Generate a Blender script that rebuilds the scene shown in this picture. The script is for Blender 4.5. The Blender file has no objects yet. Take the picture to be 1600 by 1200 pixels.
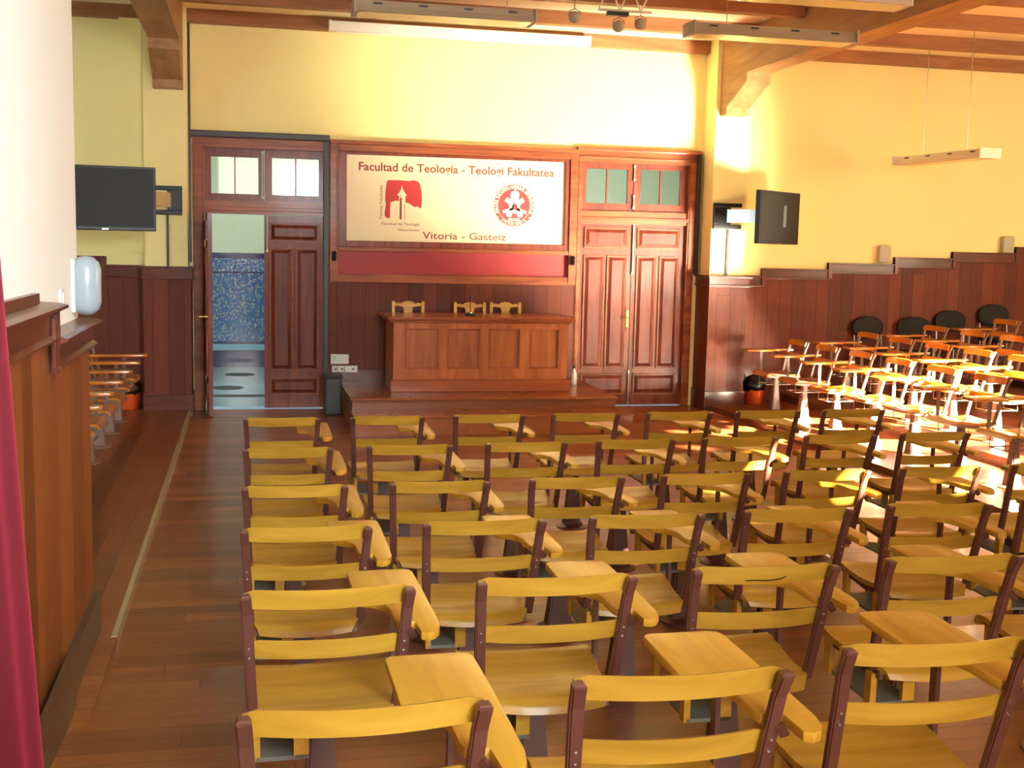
import bpy, bmesh, math, random
from mathutils import Vector, Matrix
random.seed(7)
SC = bpy.context.scene
COL = SC.collection
R = math.radians

# ------------------------------------------------------------------ camera
EYE = Vector((0, 0, 1.85))
YAW, PITCH, ROLL, FPX = R(12.75), R(6.7), R(-1.25), 1840.0
fw = Vector((math.sin(YAW)*math.cos(PITCH), math.cos(YAW)*math.cos(PITCH), -math.sin(PITCH)))
rt0 = Vector((math.cos(YAW), -math.sin(YAW), 0)); dn0 = fw.cross(rt0)
cr, sr = math.cos(ROLL), math.sin(ROLL)
rt = rt0*cr + dn0*sr; dn = dn0*cr - rt0*sr
cam_d = bpy.data.cameras.new('camera'); cam = bpy.data.objects.new('camera', cam_d); COL.objects.link(cam)
up = -dn; bk = -fw
cam.matrix_world = Matrix(((rt.x, up.x, bk.x, EYE.x), (rt.y, up.y, bk.y, EYE.y), (rt.z, up.z, bk.z, EYE.z), (0, 0, 0, 1)))
cam_d.sensor_width = 36; cam_d.lens = 36*FPX/1600; cam_d.clip_start = .05; cam_d.clip_end = 200
SC.camera = cam

# ------------------------------------------------------------------ world, sun, daylight and fill lamps, exposure
SC.view_settings.view_transform = 'Standard'; SC.view_settings.look = 'None'
SC.view_settings.gamma = 1; SC.view_settings.exposure = 0.0; SC.view_settings.use_curve_mapping = False
SC.cycles.sample_clamp_indirect = 0; SC.cycles.caustics_reflective = True; SC.cycles.blur_glossy = .3
SC.cycles.use_denoising = True; SC.cycles.max_bounces = 10; SC.cycles.diffuse_bounces = 5
w = bpy.data.worlds.new('sky'); SC.world = w; w.use_nodes = True
bg = w.node_tree.nodes['Background']; bg.inputs[0].default_value = (.62, .78, 1, 1); bg.inputs[1].default_value = 1.5
SUN_DIR = Vector((-.44, .80, -.42)).normalized()      # way the sunlight travels
sd = bpy.data.lights.new('sun', 'SUN'); sd.energy = 420; sd.angle = R(.9); sd.color = (1, .92, .66)
so = bpy.data.objects.new('sun', sd); COL.objects.link(so); so.rotation_euler = SUN_DIR.to_track_quat('-Z', 'Y').to_euler()
so.location = (8, -4, 9)
def area(name, loc, target, sx, sy, power, color):
    d = bpy.data.lights.new(name, 'AREA'); d.shape = 'RECTANGLE'; d.size = sx; d.size_y = sy; d.energy = power; d.color = color
    o = bpy.data.objects.new(name, d); COL.objects.link(o); o.location = loc
    d.specular_factor = .3
    o.rotation_euler = (Vector(target)-Vector(loc)).to_track_quat('-Z', 'Y').to_euler(); return o
area('rear_fill_lamp', (1.6, -4.6, 2.9), (2.4, 8, .8), 5.5, 2.2, 420, (1, .97, .90))  # soft fill lamp added behind the camera; no window is modelled there
area('near_wall_fill_lamp', (1.2, -.2, 2.9), (-.75, 4.2, 2.0), 1.2, 1.2, 75, (.78, .92, 1)).data.spread = R(75)  # lamp added inside the room to brighten the near left wall, no window
area('left_aisle_fill_lamp', (-4.6, 9.3, 2.2), (-1.4, 13.1, 2.3), 1.6, 1.3, 60, (.72, .93, 1))  # unseen cool lamp added to light the left aisle wall, no window modelled
area('right_aisle_fill_lamp', (11.6, 6.5, 2.6), (7, 11.5, 1.3), 3.5, 2.2, 420, (1, .84, .55))  # warm fill lamp added out of view for the right aisle, no window modelled
d = bpy.data.lights.new('seat_bounce_fill_spot', 'SPOT'); d.energy = 4300; d.color = (1, .93, .72); d.spot_size = R(46); d.spot_blend = .65; d.shadow_soft_size = .35  # added spot lamp standing in for sun reflected by the glossy seats
o = bpy.data.objects.new('seat_bounce_fill_spot', d); COL.objects.link(o); o.location = (6.7, 8.9, .95); o.rotation_euler = (Vector((4.0, 13.1, 3.1))-o.location).to_track_quat('-Z', 'Y').to_euler()
area('corridor_daylight', (.4, 14.9, 4.3), (.4, 15.2, 0), 2.6, 2.0, 125, (.80, .95, 1))
area('side_corridor_daylight', (4.4, 15.2, 3.6), (4.4, 15.6, 0), 1.8, 1.2, 150, (.80, .92, 1))

# ------------------------------------------------------------------ materials
def lin(c):
    f = lambda v: v/12.92 if v <= .04045 else ((v+.055)/1.055)**2.4
    return (f(c[0]/255), f(c[1]/255), f(c[2]/255), 1)
def newmat(name):
    m = bpy.data.materials.new(name); m.use_nodes = True
    return m, m.node_tree.nodes, m.node_tree.links, m.node_tree.nodes['Principled BSDF']
def plain(name, rgb, rough=.5, metal=0, noise=.0, scale=8, coat=0, bump=0, spec=.5):
    m, N, L, B = newmat(name)
    B.inputs['Roughness'].default_value = rough; B.inputs['Metallic'].default_value = metal
    B.inputs['Coat Weight'].default_value = coat; B.inputs['Coat Roughness'].default_value = .15
    B.inputs['Specular IOR Level'].default_value = spec
    c = lin(rgb)
    tc = N.new('ShaderNodeTexCoord'); nz = N.new('ShaderNodeTexNoise'); nz.inputs['Scale'].default_value = scale; nz.inputs['Detail'].default_value = 5
    L.new(tc.outputs['Object'], nz.inputs['Vector'])
    mx = N.new('ShaderNodeMix'); mx.data_type = 'RGBA'
    mx.inputs[6].default_value = tuple(v*(1-noise) for v in c[:3])+(1,); mx.inputs[7].default_value = tuple(min(1, v*(1+noise)) for v in c[:3])+(1,)
    L.new(nz.outputs['Fac'], mx.inputs[0]); L.new(mx.outputs[2], B.inputs['Base Color'])
    if bump:
        bp = N.new('ShaderNodeBump'); bp.inputs['Strength'].default_value = bump; bp.inputs['Distance'].default_value = .01
        L.new(nz.outputs['Fac'], bp.inputs['Height']); L.new(bp.outputs[0], B.inputs['Normal'])
    return m
def wood(name, c1, c2, rough=.35, grain='X', scale=3.0, var=.18, coat=.3):
    """varnished wood, streaks running along one object axis, tone a little different on each object"""
    m, N, L, B = newmat(name)
    tc = N.new('ShaderNodeTexCoord'); mp = N.new('ShaderNodeMapping'); oi = N.new('ShaderNodeObjectInfo')
    s = {'X': (1, 9, 9), 'Y': (9, 1, 9), 'Z': (9, 9, 1)}[grain]; mp.inputs['Scale'].default_value = s
    off = N.new('ShaderNodeVectorMath'); off.operation = 'SCALE'; off.inputs[3].default_value = 7.0
    cmb = N.new('ShaderNodeCombineXYZ')
    for i in range(3): L.new(oi.outputs['Random'], cmb.inputs[i])
    L.new(cmb.outputs[0], off.inputs[0]); L.new(tc.outputs['Object'], mp.inputs['Vector']); L.new(off.outputs[0], mp.inputs['Location'])
    nz = N.new('ShaderNodeTexNoise'); nz.inputs['Scale'].default_value = scale; nz.inputs['Detail'].default_value = 6; nz.inputs['Distortion'].default_value = .6
    L.new(mp.outputs[0], nz.inputs['Vector'])
    rp = N.new('ShaderNodeValToRGB'); rp.color_ramp.elements[0].position = .3; rp.color_ramp.elements[1].position = .7
    rp.color_ramp.elements[0].color = lin(c1); rp.color_ramp.elements[1].color = lin(c2)
    L.new(nz.outputs['Fac'], rp.inputs[0])
    hs = N.new('ShaderNodeHueSaturation'); mr = N.new('ShaderNodeMapRange')
    mr.inputs[3].default_value = 1-var; mr.inputs[4].default_value = 1+var*.6
    L.new(oi.outputs['Random'], mr.inputs[0]); L.new(mr.outputs[0], hs.inputs['Value']); L.new(rp.outputs[0], hs.inputs['Color'])
    L.new(hs.outputs[0], B.inputs['Base Color'])
    B.inputs['Roughness'].default_value = rough; B.inputs['Coat Weight'].default_value = coat; B.inputs['Coat Roughness'].default_value = .12
    B.inputs['Specular IOR Level'].default_value = .3
    return m
def boards(name, c1, c2, width, across, along, rough=.3, length=2.6, coat=.35, gap=.03, bump=.25, gloss_noise=.12):
    """boards laid side by side; 'across' = world axis over the board widths, 'along' = axis of the grain"""
    m, N, L, B = newmat(name)
    tc = N.new('ShaderNodeTexCoord'); sp = N.new('ShaderNodeSeparateXYZ'); L.new(tc.outputs['Object'], sp.inputs[0])
    def M(op, a, b=None, c=None):
        n = N.new('ShaderNodeMath'); n.operation = op
        for i, v in enumerate((a, b, c)):
            if v is None: continue
            if isinstance(v, (int, float)): n.inputs[i].default_value = v
            else: L.new(v, n.inputs[i])
        return n.outputs[0]
    ax = {'X': 0, 'Y': 1, 'Z': 2}
    q = M('DIVIDE', sp.outputs[ax[across]], width); idx = M('FLOOR', q); fr = M('FRACT', q)
    w1 = N.new('ShaderNodeTexWhiteNoise'); w1.noise_dimensions = '1D'; L.new(idx, w1.inputs['W'])
    ql = M('ADD', M('DIVIDE', sp.outputs[ax[along]], length), M('MULTIPLY', w1.outputs['Value'], 7.3))
    il = M('FLOOR', ql); fl = M('FRACT', ql)
    w2 = N.new('ShaderNodeTexWhiteNoise'); w2.noise_dimensions = '2D'; cb = N.new('ShaderNodeCombineXYZ'); L.new(idx, cb.inputs[0]); L.new(il, cb.inputs[1]); L.new(cb.outputs[0], w2.inputs['Vector'])
    mp = N.new('ShaderNodeMapping'); sc = [14, 14, 14]; sc[ax[along]] = 1.2; mp.inputs['Scale'].default_value = sc; L.new(tc.outputs['Object'], mp.inputs['Vector'])
    cz = N.new('ShaderNodeCombineXYZ'); L.new(M('MULTIPLY', w2.outputs['Value'], 30), cz.inputs[ax[along]]); L.new(cz.outputs[0], mp.inputs['Location'])
    nz = N.new('ShaderNodeTexNoise'); nz.inputs['Scale'].default_value = 2.2; nz.inputs['Detail'].default_value = 6; nz.inputs['Distortion'].default_value = .5; L.new(mp.outputs[0], nz.inputs['Vector'])
    fac = M('ADD', M('MULTIPLY', w2.outputs['Value'], .55), M('MULTIPLY', nz.outputs['Fac'], .55))
    rp = N.new('ShaderNodeValToRGB'); rp.color_ramp.elements[0].position = .2; rp.color_ramp.elements[1].position = .85
    rp.color_ramp.elements[0].color = lin(c1); rp.color_ramp.elements[1].color = lin(c2); L.new(fac, rp.inputs[0])
    e1 = M('LESS_THAN', fr, gap); e2 = M('LESS_THAN', fl, gap*width/length)
    e = M('MAXIMUM', e1, e2)
    mx = N.new('ShaderNodeMix'); mx.data_type = 'RGBA'; L.new(e, mx.inputs[0]); L.new(rp.outputs[0], mx.inputs[6]); c = lin(c1); mx.inputs[7].default_value = (c[0]*.3, c[1]*.3, c[2]*.3, 1)
    L.new(mx.outputs[2], B.inputs['Base Color'])
    n2 = N.new('ShaderNodeTexNoise'); n2.inputs['Scale'].default_value = 3; L.new(tc.outputs['Object'], n2.inputs['Vector'])
    L.new(M('ADD', M('MULTIPLY', n2.outputs['Fac'], gloss_noise*2), rough-gloss_noise), B.inputs['Roughness'])
    bp = N.new('ShaderNodeBump'); bp.inputs['Strength'].default_value = bump; bp.inputs['Distance'].default_value = .004
    L.new(M('ADD', M('MULTIPLY', e, -1), M('ADD', M('MULTIPLY', w2.outputs['Value'], .5), M('MULTIPLY', nz.outputs['Fac'], .5))), bp.inputs['Height']); L.new(bp.outputs[0], B.inputs['Normal'])
    B.inputs['Coat Weight'].default_value = coat; B.inputs['Coat Roughness'].default_value = .1
    B.inputs['Specular IOR Level'].default_value = .5 if 'floor' in name else .25
    return m
M_ = {}
M_['wall'] = plain('cream_plaster', (248, 232, 160), .85, noise=.02, scale=2, bump=.03)
M_['wall_white'] = plain('white_plaster', (240, 240, 232), .85, noise=.02, scale=2, bump=.03)
M_['ceiling'] = plain('ceiling_plaster', (246, 232, 196), .9, noise=.02)
M_['floor'] = boards('floor_boards', (108, 54, 26), (158, 94, 48), .12, 'Y', 'X', rough=.34, length=3.1, coat=.12, bump=.12, gloss_noise=.06)
M_['floor_side'] = boards('side_floor_boards', (94, 46, 24), (140, 78, 42), .12, 'X', 'Y', rough=.34, length=3.1, coat=.12, bump=.12, gloss_noise=.06)
M_['panel_x'] = boards('wall_panelling', (82, 32, 18), (118, 52, 28), .16, 'X', 'Z', rough=.5, length=30, coat=.05, bump=.15)
M_['panel_near'] = boards('near_wall_panelling', (104, 52, 24), (150, 84, 40), .17, 'Y', 'Z', rough=.42, length=30, coat=.1, gap=.012, bump=.1)
M_['mould'] = wood('dark_moulding_wood', (70, 28, 18), (112, 48, 28), .35, 'X', 2.0, var=0)
M_['mould_y'] = wood('moulding_wood_near', (70, 30, 18), (116, 54, 30), .35, 'Y', 2.0, var=0)
M_['black_trim'] = plain('dark_trim', (44, 30, 26), .4, noise=.1)
M_['skirt'] = plain('dark_skirting', (70, 56, 44), .35, noise=.15, coat=.3)
M_['door'] = wood('door_wood', (98, 36, 20), (140, 62, 32), .42, 'Z', 1.6, var=.04, coat=.12)
M_['door_panel'] = wood('door_panel_wood', (86, 30, 18), (126, 52, 28), .42, 'Z', 1.6, var=.04, coat=.08)
M_['frame'] = wood('frame_wood', (118, 54, 26), (166, 88, 42), .42, 'X', 1.6, var=.03, coat=.12)
M_['desk'] = wood('desk_wood', (150, 78, 34), (188, 108, 50), .38, 'Z', 1.3, var=.12, coat=.3)
M_['desk_top'] = wood('desk_top_wood', (134, 62, 30), (174, 92, 44), .3, 'X', 1.3, var=.03, coat=.4)
M_['podium'] = boards('podium_boards', (100, 50, 26), (142, 80, 42), .14, 'Z', 'X', rough=.35, length=2.9, gap=0.0, bump=.05)
M_['podium_top'] = boards('podium_top_boards', (116, 58, 28), (158, 90, 44), .12, 'Y', 'X', rough=.3, length=2.9, gap=.02, bump=.1)
M_['beam'] = wood('beam_wood', (150, 108, 70), (182, 138, 90), .55, 'Y', 1.2, var=.05, coat=.05)
M_['joist'] = wood('joist_wood', (140, 92, 60), (172, 118, 76), .55, 'X', 1.2, var=.05, coat=.05)
M_['honey'] = wood('honey_plywood', (168, 126, 38), (196, 152, 56), .36, 'X', 2.2, var=.10, coat=.15)
M_['honey_y'] = wood('honey_tablet_wood', (186, 134, 38), (212, 164, 58), .34, 'Y', 2.0, var=.08, coat=.25)
M_['orange_wood'] = wood('orange_plywood', (186, 108, 28), (214, 138, 46), .28, 'X', 2.2, var=.08, coat=1)
M_['orange_y'] = wood('orange_tablet_wood', (186, 108, 28), (214, 138, 46), .26, 'Y', 2.0, var=.08, coat=1)
M_['brown'] = plain('brown_enamel', (98, 58, 48), .38, noise=.12, scale=60, coat=.3)
M_['brown_light'] = plain('tan_enamel', (128, 100, 84), .4, noise=.1, scale=40)
M_['grey'] = plain('grey_tray', (120, 122, 112), .5, noise=.15)
M_['steel'] = plain('steel', (190, 188, 180), .25, metal=1, noise=.05)
M_['old_steel'] = plain('worn_steel', (150, 140, 120), .45, metal=1, noise=.2)
M_['brass'] = plain('brass', (190, 160, 90), .3, metal=1, noise=.05)
M_['black'] = plain('black_plastic', (14, 13, 14), .4, noise=.1)
M_['screen'] = plain('tv_screen', (26, 24, 22), .45, noise=.02, spec=.25)
M_['bag'] = plain('black_bag', (18, 18, 19), .3, noise=.2, bump=.6, scale=25)
M_['orange'] = plain('orange_plastic', (214, 84, 30), .4, noise=.05)
M_['darkgrey'] = plain('dark_grey_plastic', (62, 60, 58), .45, noise=.1)
M_['white'] = plain('white_plastic', (225, 222, 212), .45, noise=.02)
M_['lampglass'] = plain('frosted_lamp_glass', (150, 164, 172), .18, noise=.03, coat=.6)
M_['lampbeige'] = plain('beige_lamp_cover', (176, 172, 150), .45, noise=.03)
M_['fixture'] = plain('lamp_housing', (176, 168, 148), .4, noise=.04)
M_['fixture_white'] = plain('lamp_housing_white', (232, 226, 208), .4, noise=.03)
M_['reflector'] = plain('lamp_reflector', (214, 200, 160), .25, metal=.6, noise=.03)
M_['board'] = plain('sign_cream', (240, 224, 178), .4, noise=.015)
M_['red'] = plain('sign_red', (196, 48, 44), .5, noise=.03)
M_['letter'] = plain('letter_brown_red', (146, 58, 30), .5, noise=.03)
M_['emblem_white'] = plain('emblem_white', (244, 236, 206), .5, noise=.01)
M_['redband'] = plain('red_panel', (160, 24, 26), .5, noise=.05, coat=.05)
M_['green'] = plain('green_lamp', (90, 220, 70), .4)
M_['chairpale'] = wood('pale_chair_wood', (196, 146, 66), (220, 176, 92), .4, 'X', 2.0, var=.05)
M_['black_seat'] = plain('black_upholstery', (26, 24, 24), .8, noise=.15)
# velvet
m, N, L, B = newmat('red_velvet'); B.inputs['Base Color'].default_value = lin((92, 4, 24)); B.inputs['Roughness'].default_value = .85
B.inputs['Sheen Weight'].default_value = .5; B.inputs['Sheen Tint'].default_value = lin((230, 60, 90)); M_['velvet'] = m
# glass pane
m, N, L, B = newmat('window_pane')
tr = N.new('ShaderNodeBsdfTransparent'); tr.inputs[0].default_value = (.90, .94, .90, 1); gl = N.new('ShaderNodeBsdfGlossy'); gl.inputs['Roughness'].default_value = .03
fr_ = N.new('ShaderNodeFresnel'); fr_.inputs[0].default_value = 1.45; ms = N.new('ShaderNodeMixShader')
L.new(fr_.outputs[0], ms.inputs[0]); L.new(tr.outputs[0], ms.inputs[1]); L.new(gl.outputs[0], ms.inputs[2]); L.new(ms.outputs[0], N['Material Output'].inputs[0]); M_['glass'] = m
# tiles of the corridor
def tiles():
    m, N, L, B = newmat('blue_wall_tiles')
    tc = N.new('ShaderNodeTexCoord'); mp = N.new('ShaderNodeMapping'); mp.inputs['Rotation'].default_value = (R(90), 0, 0)
    L.new(tc.outputs['Object'], mp.inputs['Vector'])
    br = N.new('ShaderNodeTexBrick'); br.offset = 0; br.inputs['Scale'].default_value = 1; br.inputs['Brick Width'].default_value = .19; br.inputs['Row Height'].default_value = .19
    br.inputs['Mortar Size'].default_value = .006; br.inputs['Color1'].default_value = lin((40, 78, 140)); br.inputs['Color2'].default_value = lin((70, 108, 160)); br.inputs['Mortar'].default_value = lin((30, 44, 84))
    L.new(mp.outputs[0], br.inputs['Vector'])
    vo = N.new('ShaderNodeTexVoronoi'); vo.inputs['Scale'].default_value = 26; L.new(mp.outputs[0], vo.inputs['Vector'])
    rp = N.new('ShaderNodeValToRGB'); rp.color_ramp.elements[0].color = lin((226, 214, 150)); rp.color_ramp.elements[1].color = lin((60, 96, 150)); rp.color_ramp.elements[1].position = .5
    L.new(vo.outputs['Distance'], rp.inputs[0])
    mx = N.new('ShaderNodeMix'); mx.data_type = 'RGBA'; mx.inputs[0].default_value = .55; L.new(br.outputs['Color'], mx.inputs[6]); L.new(rp.outputs[0], mx.inputs[7])
    L.new(mx.outputs[2], B.inputs['Base Color']); B.inputs['Roughness'].default_value = .12; B.inputs['Coat Weight'].default_value = .4
    bp = N.new('ShaderNodeBump'); bp.inputs['Strength'].default_value = .3; bp.inputs['Distance'].default_value = .004; L.new(vo.outputs['Distance'], bp.inputs['Height']); L.new(bp.outputs[0], B.inputs['Normal'])
    return m
M_['tiles'] = tiles()
M_['navy'] = plain('navy_tiles', (24, 30, 84), .12, noise=.3, scale=5, coat=.4)
M_['paleblue_tile'] = plain('pale_blue_tiles', (120, 160, 190), .15, noise=.15, scale=6)
M_['terrazzo'] = plain('corridor_floor', (150, 168, 172), .12, noise=.12, scale=9, coat=.4)
M_['corridor_wall'] = plain('corridor_plaster', (206, 208, 186), .85, noise=.02)

# ------------------------------------------------------------------ mesh helpers
def smooth_by_angle(me, ang=40):
    for p in me.polygons: p.use_smooth = True
    try: me.set_sharp_from_angle(angle=R(ang))
    except Exception: pass
class MB:
    def __init__(s): s.bm = bmesh.new()
    def box(s, x0, x1, y0, y1, z0, z1, bev=0, mi=0):
        b = bmesh.new()
        bmesh.ops.create_cube(b, size=1, matrix=Matrix.Translation(((x0+x1)/2, (y0+y1)/2, (z0+z1)/2)) @ Matrix.Diagonal((abs(x1-x0), abs(y1-y0), abs(z1-z0), 1)))
        if bev: bmesh.ops.bevel(b, geom=b.edges[:], offset=bev, segments=2, affect='EDGES', profile=.6)
        s.add(b, mi); return s
    def add(s, b, mi=0, mat=None):
        if mat is not None: b.transform(mat)
        for f in b.faces: f.material_index = mi
        me = bpy.data.meshes.new('t'); b.to_mesh(me); b.free(); s.bm.from_mesh(me); bpy.data.meshes.remove(me); return s
    def prism(s, pts, d0, d1, axis='Y', mi=0, bev=0):
        """polygon pts (u,v) extruded along an axis: Y -> (u,d,v), X -> (d,u,v), Z -> (u,v,d)"""
        f = {'Y': lambda u, v, d: (u, d, v), 'X': lambda u, v, d: (d, u, v), 'Z': lambda u, v, d: (u, v, d)}[axis]
        b = bmesh.new(); lo = [b.verts.new(f(u, v, d0)) for u, v in pts]; hi = [b.verts.new(f(u, v, d1)) for u, v in pts]
        n = len(pts); b.faces.new(lo); b.faces.new(hi[::-1])
        for i in range(n): b.faces.new((lo[i], hi[i], hi[(i+1) % n], lo[(i+1) % n]))
        bmesh.ops.recalc_face_normals(b, faces=b.faces[:])
        if bev:
            es = [e for e in b.edges if all(abs({'Y': v.co.y, 'X': v.co.x, 'Z': v.co.z}[axis]-d1) < 1e-6 for v in e.verts) or all(abs({'Y': v.co.y, 'X': v.co.x, 'Z': v.co.z}[axis]-d0) < 1e-6 for v in e.verts)]
            bmesh.ops.bevel(b, geom=es, offset=bev, segments=2, affect='EDGES', profile=.6)
        s.add(b, mi); return s
    def lathe(s, prof, c=(0, 0), seg=24, mi=0, mat=None):
        b = bmesh.new(); rings = []
        for r, z in prof: rings.append([b.verts.new((c[0]+r*math.cos(2*math.pi*i/seg), c[1]+r*math.sin(2*math.pi*i/seg), z)) for i in range(seg)])
        for a, q in zip(rings, rings[1:]):
            for i in range(seg): b.faces.new((a[i], a[(i+1) % seg], q[(i+1) % seg], q[i]))
        b.faces.new(rings[0][::-1]); b.faces.new(rings[-1]); bmesh.ops.recalc_face_normals(b, faces=b.faces[:])
        s.add(b, mi, mat); return s
    def tube(s, pts, r, seg=8, mi=0, flat=None):
        """round bar through points; flat=(a,b) makes a flat bar a wide (first normal) and b thick"""
        pts = [Vector(p) for p in pts]; b = bmesh.new(); rings = []
        for i, p in enumerate(pts):
            t = (pts[min(i+1, len(pts)-1)]-pts[max(i-1, 0)]).normalized()
            u = t.cross(Vector((0, 1, 0)) if abs(t.y) < .9 else Vector((1, 0, 0))).normalized(); v = t.cross(u).normalized()
            if flat: ring = [p+u*flat[0]*a+v*flat[1]*c for a, c in ((-.5, -.5), (.5, -.5), (.5, .5), (-.5, .5))]
            else: ring = [p+u*r*math.cos(2*math.pi*k/seg)+v*r*math.sin(2*math.pi*k/seg) for k in range(seg)]
            rings.append([b.verts.new(q) for q in ring])
        n = len(rings[0])
        for a, q in zip(rings, rings[1:]):
            for k in range(n): b.faces.new((a[k], a[(k+1) % n], q[(k+1) % n], q[k]))
        b.faces.new(rings[0][::-1]); b.faces.new(rings[-1]); bmesh.ops.recalc_face_normals(b, faces=b.faces[:])
        s.add(b, mi); return s
    def grid(s, fn, nu, nv, thick, mi=0):
        """closed sheet: fn(u,v)->(point, normal) with thickness along the normal"""
        b = bmesh.new(); A = [[None]*(nv+1) for _ in range(nu+1)]; Bv = [[None]*(nv+1) for _ in range(nu+1)]
        for i in range(nu+1):
            for j in range(nv+1):
                p, n = fn(i/nu, j/nv); p = Vector(p); n = Vector(n)
                A[i][j] = b.verts.new(p); Bv[i][j] = b.verts.new(p-n*thick)
        for i in range(nu):
            for j in range(nv):
                b.faces.new((A[i][j], A[i+1][j], A[i+1][j+1], A[i][j+1])); b.faces.new((Bv[i][j], Bv[i][j+1], Bv[i+1][j+1], Bv[i+1][j]))
        for i in range(nu):
            b.faces.new((A[i][0], Bv[i][0], Bv[i+1][0], A[i+1][0])); b.faces.new((A[i][nv], A[i+1][nv], Bv[i+1][nv], Bv[i][nv]))
        for j in range(nv):
            b.faces.new((A[0][j], A[0][j+1], Bv[0][j+1], Bv[0][j])); b.faces.new((A[nu][j], Bv[nu][j], Bv[nu][j+1], A[nu][j+1]))
        bmesh.ops.recalc_face_normals(b, faces=b.faces[:]); s.add(b, mi); return s
    def build(s, name, mats, parent=None, smooth=False, label=None):
        me = bpy.data.meshes.new(name); s.bm.to_mesh(me); s.bm.free()
        for m in (mats if isinstance(mats, (list, tuple)) else [mats]): me.materials.append(M_[m])
        if smooth: smooth_by_angle(me)
        o = bpy.data.objects.new(name, me); COL.objects.link(o)
        if parent: o.parent = parent
        if label: o['label'] = label
        return o
def tag(o, label, cat, group=None, kind=None):
    o['label'] = label; o['category'] = cat
    if group: o['group'] = group
    if kind: o['kind'] = kind
    return o
def thing(name, label, cat, loc=(0, 0, 0), rz=0, group=None):
    o = bpy.data.objects.new(name, None); COL.objects.link(o); o.location = loc; o.rotation_euler = (0, 0, rz); o.empty_display_size = .2
    return tag(o, label, cat, group)
def struct(mb, name, mats, label=None, cat=None, parent=None):
    o = mb.build(name, mats, parent)
    if not parent: o['kind'] = 'structure'
    if label: o['label'] = label
    if cat: o['category'] = cat
    return o
def copy_tree(o, parent=None, skip=()):
    c = o.copy(); COL.objects.link(c)
    if parent: c.parent = parent
    for ch in o.children:
        if ch.name.split('.')[0] in skip: continue
        copy_tree(ch, c, skip)
    return c

D = 13.15          # face of the back wall
ZC = 4.225          # ceiling
def ramp(y): return max(0.0, .083*(5.1-y))

# ------------------------------------------------------------------ floor and side platforms
mb = MB(); b = bmesh.new()
ys = [-5, 0, 1, 2, 3, 4, 4.9, 5.1, 5.4, 8, 11, 13.15]
vs = [[b.verts.new((x, y, ramp(y))) for x in (-.58, 12)] for y in ys]
for a, q in zip(vs, vs[1:]): b.faces.new((a[0], a[1], q[1], q[0]))
mb.prism([(y, max(.06, ramp(y))) for y in (-5, 0, 2, 4, 4.38, 5.4)]+[(5.4, -.1), (-5, -.1)], -.8, -.58, 'X')
mb.add(b); struct(mb, 'floor', 'floor', 'reddish brown floorboards running across the room, rising towards the back', 'floor')
mb = MB().box(-6, -.6, 5.4, D, -.1, .06); 
fl = struct(mb, 'floor_left', 'floor_side', 'low side platform of boards along the left aisle', 'floor')
struct(MB().box(-.605, -.58, 5.4, 12.6, -.05, .063), 'trim_1', 'reflector', 'thin metal edge strip of the left platform', 'floor trim')
steps = [(5.25, .06), (6.32, .14), (7.2, .22), (8.1, .30), (9.0, .38), (9.9, .46), (10.8, .54)]
mb = MB()
for i, (x, z) in enumerate(steps): mb.box(x, steps[i+1][0] if i+1 < len(steps) else 12, 4.9, D, -.1, z)
struct(mb, 'floor_right', 'floor_side', 'stepped wooden platform of the right aisle', 'floor')

# ------------------------------------------------------------------ walls
mb = MB()
mb.box(-6.2, -.44, D, D+.25, 0, 4.55).box(.82, 3.72, D, D+.25, 0, 4.55).box(5.08, 12.2, D, D+.25, 0, 4.55)
mb.box(-.44, .82, D, D+.25, 2.84, 4.55).box(3.72, 5.08, D, D+.25, 2.84, 4.55)
struct(mb, 'wall_back', 'wall', 'cream back wall with the two doors', 'wall')
struct(MB().box(-6.2, -6, 5.2, D, 0, ZC+.1), 'wall_left_aisle', 'wall', 'outer wall of the left aisle', 'wall')
struct(MB().box(-6.2, -.73, 5.3, 5.5, 0, ZC+.1).box(-.93, -.73, -5, 5.3, 0, ZC+.1), 'wall_left', 'wall_white', 'white plaster wall at the near left', 'wall')
struct(MB().box(12, 12.2, -5.2, D+.2, 0, ZC+.1), 'wall_right', 'wall', 'outer wall of the right aisle', 'wall')
struct(MB().box(-.93, 12.2, -5.2, -5, 0, ZC+.1), 'wall_rear', 'wall', 'rear wall', 'wall')
# near left wainscot, stepping down
yE, yS = 5.52, 4.5
mb = MB().box(-.73, -.69, -5, yS, 0, 1.48).box(-.73, -.69, yS, yE, 0, 1.37)
wl = struct(mb, 'trim_2', 'panel_near', 'orange brown board panelling on the near left wall', 'wall panelling')
def capY(mb, y0, y1, zt, h):
    mb.prism([(-.73, zt), (-.655, zt-.004), (-.63, zt-.012), (-.63, zt-.022), (-.672, zt-.034), (-.672, zt-h+.02), (-.655, zt-h+.008), (-.655, zt-h), (-.69, zt-h-.012), (-.73, zt-h-.012)], y0, y1, 'Y')
mb = MB(); capY(mb, -5, yS, 1.615, .135); capY(mb, yS-.02, yE+.02, 1.492, .12)
mb.prism([(-.73, 1.615), (-.63, 1.603), (-.63, 1.593), (-.665, 1.575), (-.665, 1.36), (-.73, 1.36)], yS-.05, yS+.01, 'Y')
for k in range(3): mb.box(-.668, -.655, yS-.13+.045*k, yS-.112+.045*k, 1.39+.035*k*.5, 1.56+.01*k)
mb.box(-.73, -.705, -5, yS-.13, 1.615, 1.65)
struct(mb, 'trim_3', 'mould_y', 'stepped dark moulding capping the near left panelling', 'moulding')
mb = MB().box(-.69, -.66, -5, yE, 0, .24).box(-.66, -.645, -5, 4.6, 0, .30)
struct(mb, 'baseboard_left', 'skirt', 'dark skirting board of the near left wall', 'skirting')

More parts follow.
